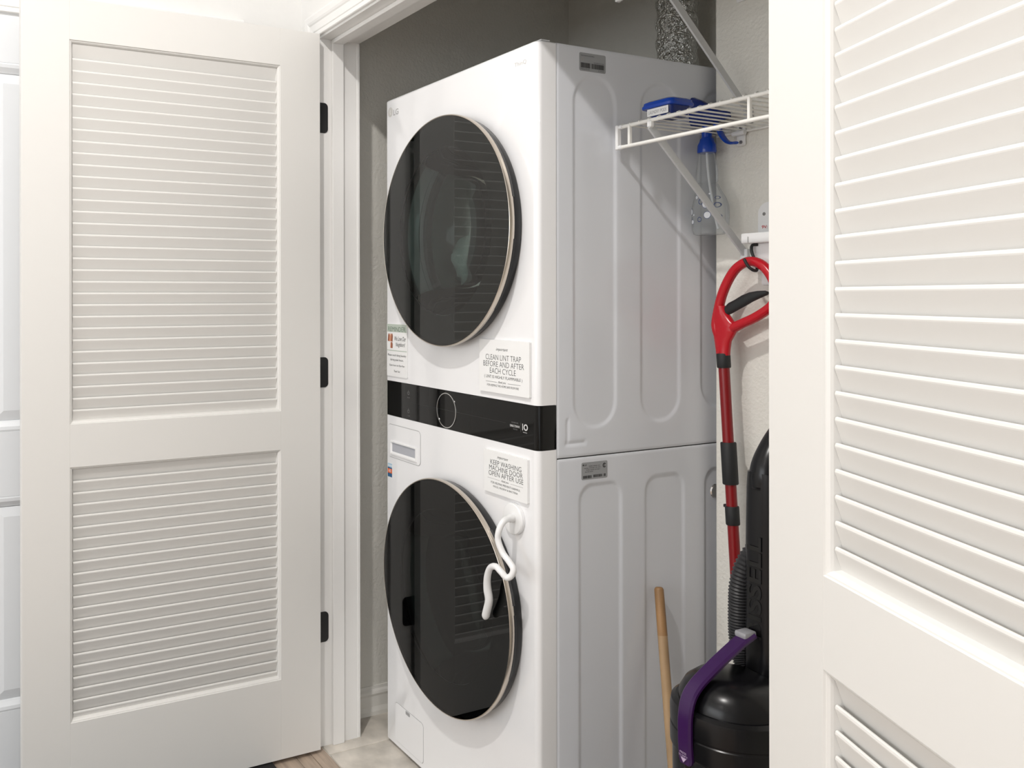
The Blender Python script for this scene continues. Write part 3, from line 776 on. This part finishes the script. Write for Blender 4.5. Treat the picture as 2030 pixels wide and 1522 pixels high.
# ------------------------------------------------------------------ wire shelves
def wire_shelf(z, label, xb, zf_tip, name='wire_shelf', x0=.700, x1=1.595):
    t = thing(name, label, 'shelf', ((x0+x1)/2, .53, z))
    yf, yw = .225, .5265
    b = B(); tube(b, [(x0, yf, z), (x1, yf, z)], .0046, 12); obj('front_rail', b, M['shelf'], t, smooth=True)
    b = B(); tube(b, [(x0, yf-.002, z-.047), (x1, yf-.002, z-.047)], .0044, 12); obj('lip_rail', b, M['shelf'], t, smooth=True)
    b = B(); tube(b, [(x0+.02, yw-.002, z), (x1, yw-.002, z)], .0030, 8); obj('back_rail', b, M['shelf'], t, smooth=True)
    wm = None; x = .9315-.0275*8
    while x < x1-.01:
        if wm is None:
            b = B(); tube(b, [(0, yf-.004, .0028), (0, yf+.002, .0058), (0, yf+.01, .0050), (0, yw, .0034)], .0019, 6)
            w = obj('deck_wire', b, M['shelf'], t, world=False, smooth=True); wm = w.data
        else:
            w = bpy.data.objects.new('deck_wire', wm); C.objects.link(w); w.parent = t
        w.location = (x-t.location.x, -t.location.y, 0); x += .0275
    for x in (x0+.037, x0+.355, x0+.66):
        b = B(); box(b, x-.0032, x+.0032, yf-.006, yf+.002, z-.047, z, .0008); obj('lip_tie', b, M['shelf'], t)
    b = B(); box(b, x0-.004, x0+.004, yf-.008, yf+.005, z-.052, z+.005, .0015); tube(b, [(x0-.002, yf-.001, z), (x0+.014, yf-.001, z)], .0052, 10); tube(b, [(x0-.002, yf-.002, z-.047), (x0+.014, yf-.002, z-.047)], .0052, 10)
    obj('end_cap', b, M['plastic'], t)
    # diagonal brace down to the wall, with a clip at the rail
    A, Bp = Vector((xb, .222, z-.013)), Vector((xb, .527, zf_tip))
    d = (Bp-A).normalized(); nrm = Vector((0, -d.z, d.y)); b = B()
    prof = [(-.0085, 0), (.0085, 0), (.0085, .005), (.0068, .005), (.0068, .0015), (-.0068, .0015), (-.0068, .005), (-.0085, .005)]
    rings = []
    for p in (A, Bp): rings.append([p+nrm*u+Vector((1, 0, 0))*(.0025-v) for u, v in prof])
    loft(b, rings); br = obj('brace', b, M['brace'], t)
    b = B(); box(b, xb-.010, xb+.010, .519, .530, zf_tip-.026, zf_tip+.012, .0015); obj('brace_foot', b, M['brace'], br)
    b = B(); box(b, xb-.0060, xb+.0060, .216, .230, z-.017, z-.001, .003); obj('brace_clip', b, M['plastic'], br)
    # wall clip with two screws
    b = B(); box(b, .776, .800, .523, .530, z-.033, z+.014, .002); tube(b, [(.772, .517, z-.004), (.806, .517, z-.004)], .006, 10); cl = obj('wall_clip', b, M['plastic'], t)
    for zz in (z-.025, z+.009):
        b = B(); lathe(b, [(.0042, 0), (.0040, .002), (.0, .0026)], (.790, .523, zz), 'y', 14); obj('screw', b, M['screw'], cl, smooth=True)
    return t
wire_shelf(1.6915, 'white wire shelf holding the blue box, above the red mop', .7993, 1.4000)
wire_shelf(2.0350, 'upper white wire shelf with only its diagonal brace in view', .8094, 1.7330)

# ------------------------------------------------------------------ blue storage box
t = thing('storage_box', 'small blue lidded plastic box with a white label on the wire shelf', 'box', (.805, .270, 1.697))
b = B()
rings = []
for z, ins in ((1.6975, .006), (1.700, .003), (1.7245, .0)):
    rings.append([(.8075+x, .270+y, z) for x, y in rrect(.062-2*ins+.008, .064-2*ins, .010)])
loft(b, rings); obj('box_body', b, M['bluedark'], t, smooth=True)
rings = []
for z, ins in ((1.7205, .001), (1.7215, 0), (1.7265, 0), (1.7290, .002), (1.7340, .003), (1.7375, .009), (1.7385, .014)):
    rings.append([(.8040+x, .270+y, z) for x, y in rrect(.092-2*ins, .078-2*ins, .014)])
b = B(); loft(b, rings); obj('box_lid', b, M['blue'], t, smooth=True)
lb = flat(orr(.7765, .8370, 1.7030, 1.7195, .001, 2), .2375, M['paper'], t, 'box_label', th=.0012)
text('LAUNDRY PODS', .8068, 1.7112, .052, .0075, .2360, M['greyink'], lb)

# ------------------------------------------------------------------ spray bottle hanging through the shelf
t = thing('spray_bottle', 'clear spray bottle with bubble print and blue trigger head hanging through the shelf', 'spray bottle', (.780, .42, 1.4435))
cx_, cy_ = .7803, .42
def oring(cx, z, hw, hd, n=28): return [(cx+hw*math.cos(2*PI*k/n), cy_+hd*math.sin(2*PI*k/n), z) for k in range(n)]
prof = [(.790, 1.4435, .036, .024), (.790, 1.4460, .042, .028), (.790, 1.4560, .0455, .031), (.790, 1.4800, .0470, .032), (.790, 1.5050, .0465, .032), (.789, 1.5250, .0400, .030), (.785, 1.5450, .0300, .027), (.782, 1.5600, .0240, .024), (.781, 1.5640, .0205, .0205), (.781, 1.5680, .0240, .024), (.781, 1.5900, .0240, .024), (.781, 1.6150, .0215, .0215), (.780, 1.6360, .0170, .017)]
b = B(); loft(b, [oring(*p) for p in prof], cap=True); obj('bottle_body', b, M['bottle'], t, smooth=True)
b = B(); tube(b, smooth_path([(.780, .42, 1.640), (.785, .42, 1.58), (.800, .42, 1.50), (.812, .42, 1.455)], 5), .0028, 8); obj('dip_tube', b, M['tube'], t, smooth=True)
b = B(); lathe(b, [(.0205, 0), (.0212, .004), (.0205, .018), (.0165, .026), (.0150, .032), (.0115, .036), (.0113, .062)], (cx_, cy_, 1.6350), seg=28); obj('collar', b, M['blue'], t, smooth=True)
# hood: swept rounded section along x
b = B(); rings = []
for x, zb, zt, hw in ((.703, 1.722, 1.748, .009), (.710, 1.712, 1.766, .014), (.725, 1.703, 1.776, .016), (.745, 1.6995, 1.772, .017), (.768, 1.6995, 1.760, .017), (.793, 1.700, 1.741, .014), (.820, 1.7025, 1.727, .010), (.838, 1.704, 1.722, .008), (.842, 1.705, 1.720, .007)):
    hz = (zt-zb)/2; zc = (zt+zb)/2
    rings.append([(x, cy_+hw*math.copysign(abs(math.cos(a))**.7, math.cos(a)), zc+hz*math.copysign(abs(math.sin(a))**.8, math.sin(a))) for a in [2*PI*k/20 for k in range(20)]])
loft(b, rings); obj('spray_head', b, M['bluedark'], t, smooth=True)
b = B(); tr = smooth_path([(.806, .42, 1.700), (.814, .42, 1.686), (.822, .42, 1.670), (.834, .42, 1.655), (.846, .42, 1.648), (.860, .42, 1.6465)], 5)
rings = [[(p.x+.0018*math.cos(a)*2.2*(1-.4*i/len(tr)), p.y+.0095*math.sin(a), p.z+.0030*math.cos(a)) for a in [2*PI*k/12 for k in range(12)]] for i, p in enumerate(tr)]
loft(b, rings); obj('trigger', b, M['blue'], t, smooth=True)
# bubble prints on the bottle's faces (thin discs lying on its camera side)
def bub(x, z, r, fill):
    # point on the bottle's -y surface
    zz = [p[1] for p in prof]; i = max(k for k in range(len(prof)) if zz[k] <= z)
    f = (z-zz[i])/(zz[i+1]-zz[i]); cx0 = prof[i][0]*(1-f)+prof[i+1][0]*f; hw = prof[i][2]*(1-f)+prof[i+1][2]*f; hd = prof[i][3]*(1-f)+prof[i+1][3]*f
    def S(px, pz):
        q = max(-.97, min(.97, (px-cx0)/hw)); return (px, cy_-hd*math.sqrt(1-q*q)-.0004, pz)
    b = B(); n = 18
    def ringp(rad): return [S(x+rad*math.cos(2*PI*k/n), z+rad*math.sin(2*PI*k/n)) for k in range(n)]
    if fill:
        loft(b, [ringp(r*.88), [(p[0], p[1]-.0002, p[2]) for p in ringp(r*.88)]]); obj('bubble_print', b, M['bubblewhite'], t); b = B()
    R1, R2 = [b.verts.new(p) for p in ringp(r)], [b.verts.new(p) for p in ringp(r*.74)]
    for k in range(n):
        j = (k+1) % n; b.faces.new((R1[k], R1[j], R2[j], R2[k]))
    obj('bubble_print', b, M['bubbleblue'], t)
for q in ((.803, 1.512, .0095, 1), (.790, 1.519, .0070, 0), (.762, 1.474, .0055, 1), (.807, 1.487, .0085, 1), (.826, 1.509, .0062, 0), (.823, 1.526, .0038, 0), (.829, 1.483, .0050, 0), (.787, 1.478, .0060, 0), (.776, 1.530, .0045, 1), (.808, 1.536, .0022, 1), (.755, 1.498, .0085, 1), (.820, 1.494, .0020, 0), (.768, 1.490, .0024, 1), (.760, 1.482, .0030, 0)): bub(*q)

kk = 1.0374; cc = Vector((2.2426, -1.2534, 1.3020))   # stands off the tower, behind the diagonal brace
t.location = cc+(Vector(t.location)-cc)*kk; t.scale = (kk, kk, kk)

# ------------------------------------------------------------------ wall bracket with black hook
t = thing('wall_bracket', 'white plastic wall bracket with rounded back plate and red 9V print', 'wall bracket', (.885, .53, 1.36))
pts = []
for a in [PI*k/12 for k in range(13)]: pts.append((.8640+.0262*math.cos(a), 1.4920+.0255*math.sin(a)))
pts += [(.8378, 1.44), (.8902, 1.44)]
b = B(); loft(b, [[(a, .529, z) for a, z in pts], [(a, .5210, z) for a, z in pts]]); bp = obj('back_plate', b, M['plastic'], t)
flat(circ(.8540, 1.4905, .0040, 16), .5210, M['screw'], bp, 'screw_hole', th=.0005)
flat(rect(.8460, .8700, 1.4530, 1.4680), .5210, M['paper'], bp, 'print_label', th=.0008)
text('9V:', .8560, 1.4605, .0150, .0075, .5200, M['redink'], bp, offset=.02)
b = B(); box(b, .8320, .9450, .470, .529, 1.4215, 1.4450, .003, 2); obj('bracket_lip', b, M['plastic'], t)
b = B(); box(b, .8400, .9370, .492, .529, 1.3560, 1.4225, .002); obj('bracket_body', b, M['plastic'], t)
b = B(); box(b, .8620, .9250, .500, .529, 1.3250, 1.3570, .004, 2); obj('bracket_foot', b, M['plastic'], t)
flat(orr(.8505, .8530, 1.4225, 1.4370, .001, 2), .4700, M['greyink'], t, 'slot', th=.0003)
b = B(); hp = smooth_path([(.8600, .4920, 1.4185), (.8520, .483, 1.4165), (.8540, .480, 1.4010), (.8630, .478, 1.3830), (.8720, .474, 1.3660), (.8800, .462, 1.3580), (.8800, .449, 1.3600), (.8730, .443, 1.3690), (.8655, .440, 1.3850)], 5)
tube(b, hp, .0034, 10); obj('hook', b, M['blackmatte'], t, smooth='all')['label'] = 'black wire hook'

# ------------------------------------------------------------------ red mop hanging on the hook
t = thing('spray_mop', 'red mop with looped handle and black trigger hanging from the black hook', 'mop', (.86, .47, 0))
YM = .4640
loop = [(.7960, 1.1900), (.7800, 1.2030), (.7690, 1.2330), (.7762, 1.2725), (.7880, 1.3090), (.8085, 1.3455), (.8315, 1.3690), (.8621, 1.3795), (.8950, 1.3690), (.9200, 1.3400), (.9290, 1.3080), (.9230, 1.2850), (.9050, 1.2690), (.8731, 1.2510), (.8396, 1.2370), (.8150, 1.2260)]
lp = smooth_path([(x, YM, z) for x, z in loop], 5)
rr = []
for p in lp:
    r = .0112 if p.z > 1.235 else .0118
    rr.append(r)
b = B(); tube(b, lp, rr, 14)
# solid web where the loop joins the shaft
web = [(1.1620, .7720, .8050), (1.1750, .7700, .8060), (1.1950, .7660, .8100), (1.2150, .7610, .8230), (1.2300, .7585, .8330), (1.2420, .7590, .8180), (1.2600, .7640, .8020), (1.2780, .7700, .7930)]
rings = []
for z, xa, xb_ in web:
    hx = (xb_-xa)/2; cx = (xa+xb_)/2
    rings.append([(cx+hx*math.copysign(abs(math.cos(a))**.8, math.cos(a)), YM+.0125*math.sin(a), z) for a in [2*PI*k/18 for k in range(18)]])
loft(b, rings); hd = obj('handle', b, M['red'], t, smooth=True)
b = B(); rings = []
for x, z, h in ((.7980, 1.2660, .010), (.8080, 1.2720, .0125), (.8250, 1.2800, .0120), (.8450, 1.2900, .0125), (.8650, 1.2985, .0110), (.8850, 1.3040, .0085), (.9030, 1.3075, .0055), (.9080, 1.3078, .003)):
    rings.append([(x-.35*h*math.sin(a), YM+.0065*math.cos(a), z+h*math.sin(a)) for a in [2*PI*k/14 for k in range(14)]])
loft(b, rings); obj('trigger', b, M['blackmatte'], hd, smooth=True)
# shaft: lower end leans right
def shaft_pt(z):
    f = (1.166-z)/(1.166-.6424); return (.7885+(.8240-.7885)*f, YM, z)
b = B(); tube(b, [shaft_pt(1.17), shaft_pt(.06)], .0125, 18); obj('shaft', b, M['redtube'], t, smooth=True)
def collar(z0, z1, r, extra=False):
    b = B(); tube(b, [shaft_pt(z0), shaft_pt(z0-.002), shaft_pt(z1+.002), shaft_pt(z1)], [r-.001, r, r, r-.001], 20)
    if extra:
        p = Vector(shaft_pt(z0)); box(b, p.x-r-.006, p.x-r+.004, YM-.004, YM+.004, z0-.006, z0+.001, .001)
    obj('collar', b, M['blackmatte'], t, smooth=True)
collar(1.1660, 1.1320, .0155); collar(.9590, .8620, .0175); collar(.8120, .7690, .0155, True)
b = B(); box(b, .76, .94, .440, .516, .004, .030, .006, 2); obj('mop_head', b, M['blackmatte'], t)
b = B(); tube(b, [shaft_pt(.075), (shaft_pt(.03)[0], YM, .028)], [.016, .022], 16); obj('swivel_joint', b, M['blackmatte'], t, smooth=True)

# ------------------------------------------------------------------ upright vacuum
t = thing('upright_vacuum', 'black upright vacuum cleaner with a purple bin handle beside the washer', 'vacuum cleaner', (.989, .27, 0))
VX, VY = .989, .252
b = B(); lathe(b, [(.100, .105), (.108, .110), (.112, .20), (.1145, .385)], (VX, VY, 0), seg=48)
for f in list(b.faces):
    if len(f.verts) > 4: b.faces.remove(f)
obj('dust_bin', b, M['bin'], t, smooth=True)
b = B(); rings = [(.070, .13), (.070, .36)]; lathe(b, [(.05, .12), (.062, .14), (.075, .20), (.078, .34), (.06, .38)], (VX, VY, 0), seg=32); obj('cyclone_core', b, mat('grey_core', (.16, .16, .155), .5), t, smooth=True)
b = B(); lathe(b, [(.1140, .378), (.1185, .384), (.1190, .412), (.1185, .4205), (.1165, .4225), (.1165, .4250), (.1185, .4270), (.1190, .455), (.1165, .470), (.108, .476)], (VX, VY, 0), seg=56); obj('bin_collar', b, M['vacblack'], t, smooth=True)
b = B(); lathe(b, [(.104, .470), (.101, .488), (.090, .508), (.070, .524), (.045, .532), (0, .534)], (VX, VY, 0), seg=48); obj('bin_lid', b, M['vacblack'], t, smooth=True)
# purple carry handle: strap section swept in the y-z plane
path = smooth_path([(VX-.008, .1325, .372), (VX-.008, .1290, .420), (VX-.007, .1300, .478), (VX-.006, .1480, .516), (VX-.002, .200, .553), (VX+.003, .265, .590), (VX+.004, .300, .604)], 6)
b = B(); rings = []
for i, p in enumerate(path):
    d = (path[min(i+1, len(path)-1)]-path[max(i-1, 0)]).normalized(); nrm = Vector((0, -d.z, d.y))
    w = .0165 if i > 0 else .013
    rings.append([p+Vector((w*cx, 0, 0))+nrm*(.0065*cy) for cx, cy in ((1, .4), (.75, 1), (-.75, 1), (-1, .4), (-1, -.4), (-.75, -1), (.75, -1), (1, -.4))])
loft(b, rings); ph = obj('carry_handle', b, M['purple'], t, smooth=True); ph['label'] = 'purple carry handle'
text('PRESS', VX-.008, .3950, .016, .0042, .1225, M['purpleink'], ph)
text('TO EMPTY', VX-.008, .3885, .022, .0042, .1228, M['purpleink'], ph)
flat([(VX-.015, .3845), (VX-.001, .3845), (VX-.008, .3755)], .1245, M['purpleink'], ph, 'arrow_print', th=.001)
b = B(); box(b, VX-.012, VX+.016, .272, .306, .600, .613, .004, 2); obj('release_button', b, M['greybtn'], t, smooth=True)
# column and handle
b = B(); rings = []
for z, hw, hd in ((.12, .046, .045), (.30, .040, .040), (.56, .0395, .036), (.80, .0375, .033), (.90, .0360, .032), (.935, .0340, .030)):
    rings.append([(VX+.008+x*hw, .345+y*hd, z) for x, y in rrect(2, 2, .75, 5)])
loft(b, rings); obj('column', b, M['vacblack'], t, smooth=True)
b = B(); hp = smooth_path([(VX+.008, .345, .900), (VX+.008, .348, .945), (VX+.010, .372, .990), (VX+.014, .412, 1.040), (VX+.018, .450, 1.100), (VX+.018, .468, 1.160)], 6)
tube(b, hp, [.0335-.011*min(1, max(0, i-3)/20) for i in range(len(hp))], 20); obj('handle', b, M['vacblack'], t, smooth='all')
b = B(); lp_ = smooth_path([(VX+.018, .466, 1.140), (VX+.035, .466, 1.200), (VX+.080, .464, 1.235), (VX+.125, .460, 1.215), (VX+.130, .458, 1.165), (VX+.080, .460, 1.120), (VX+.020, .462, 1.090)], 5)
tube(b, lp_, .015, 14); obj('grip_loop', b, M['blackmatte'], t, smooth='all')
text('BISSELL', VX+.006, .700, .210, .034, .3095, M['embossblack'], t, rot=PI/2, offset=.02)
# corrugated hose at the column's left side
hp = smooth_path([(.990, .40, .800), (.968, .365, .775), (.952, .34, .735), (.944, .33, .690), (.941, .33, .650), (.9405, .33, .610), (.942, .33, .575), (.948, .33, .540), (.958, .33, .515)], 12)
b = B(); tube(b, hp, [.0215 if i % 2 else .0180 for i in range(len(hp))], 18); obj('hose', b, M['vacgrey'], t, smooth=True)
# base / nozzle and wheels
b = B(); rings = []
for y, hw, h in ((.06, .12, .035), (.08, .15, .050), (.20, .15, .070), (.30, .13, .10), (.40, .10, .11)):
    rings.append([(VX-hw, y, .012), (VX+hw, y, .012), (VX+hw, y, h*.7), (VX+hw*.9, y, h), (VX-hw*.9, y, h), (VX-hw, y, h*.7)])
loft(b, rings); obj('floor_nozzle', b, M['vacblack'], t)
for s_ in (-1, 1):
    b = B(); lathe(b, [(.045, -.012), (.050, -.008), (.050, .008), (.045, .012)], (VX+s_*.115, .360, .050), 'x', 28); obj('wheel', b, M['blackmatte'], t, smooth=True)
b = B(); lathe(b, [(.03, .09), (.06, .095), (.09, .108)], (VX, VY, 0), seg=32); obj('bin_base', b, M['vacblack'], t, smooth=True)

# ------------------------------------------------------------------ wooden stick leaning on the washer
A, Z = Vector((.7000, .3500, .6070)), Vector((.8230, .2900, 0.003))
t = thing('wooden_stick', 'pale wooden broom stick leaning against the side of the washer', 'stick', (.823, .290, 0))
d = (Z-A).normalized()
b = B(); tube(b, [A+d*.108, Z], .0112, 18); obj('shaft', b, M['stick'], t, smooth=True)
b = B(); tube(b, [A, A+d*.002, A+d*.006, A+d*.109], [.006, .0090, .0108, .0113], 18); obj('grip_end', b, M['stickdark'], t, smooth=True)['label'] = 'darker worn grip end'

# ------------------------------------------------------------------ black floor mat in the hall
b = B(); pts = [(.45+x, -.90+y) for x, y in rrect(1.20, 1.094, .02)]
loft(b, [[(x, y, .0005) for x, y in pts], [(x, y, .008) for x, y in pts]])
mt = obj('floor_mat', b, M['mat']); tag(mt, 'black floor mat on the hall floor under the open left door', 'mat')
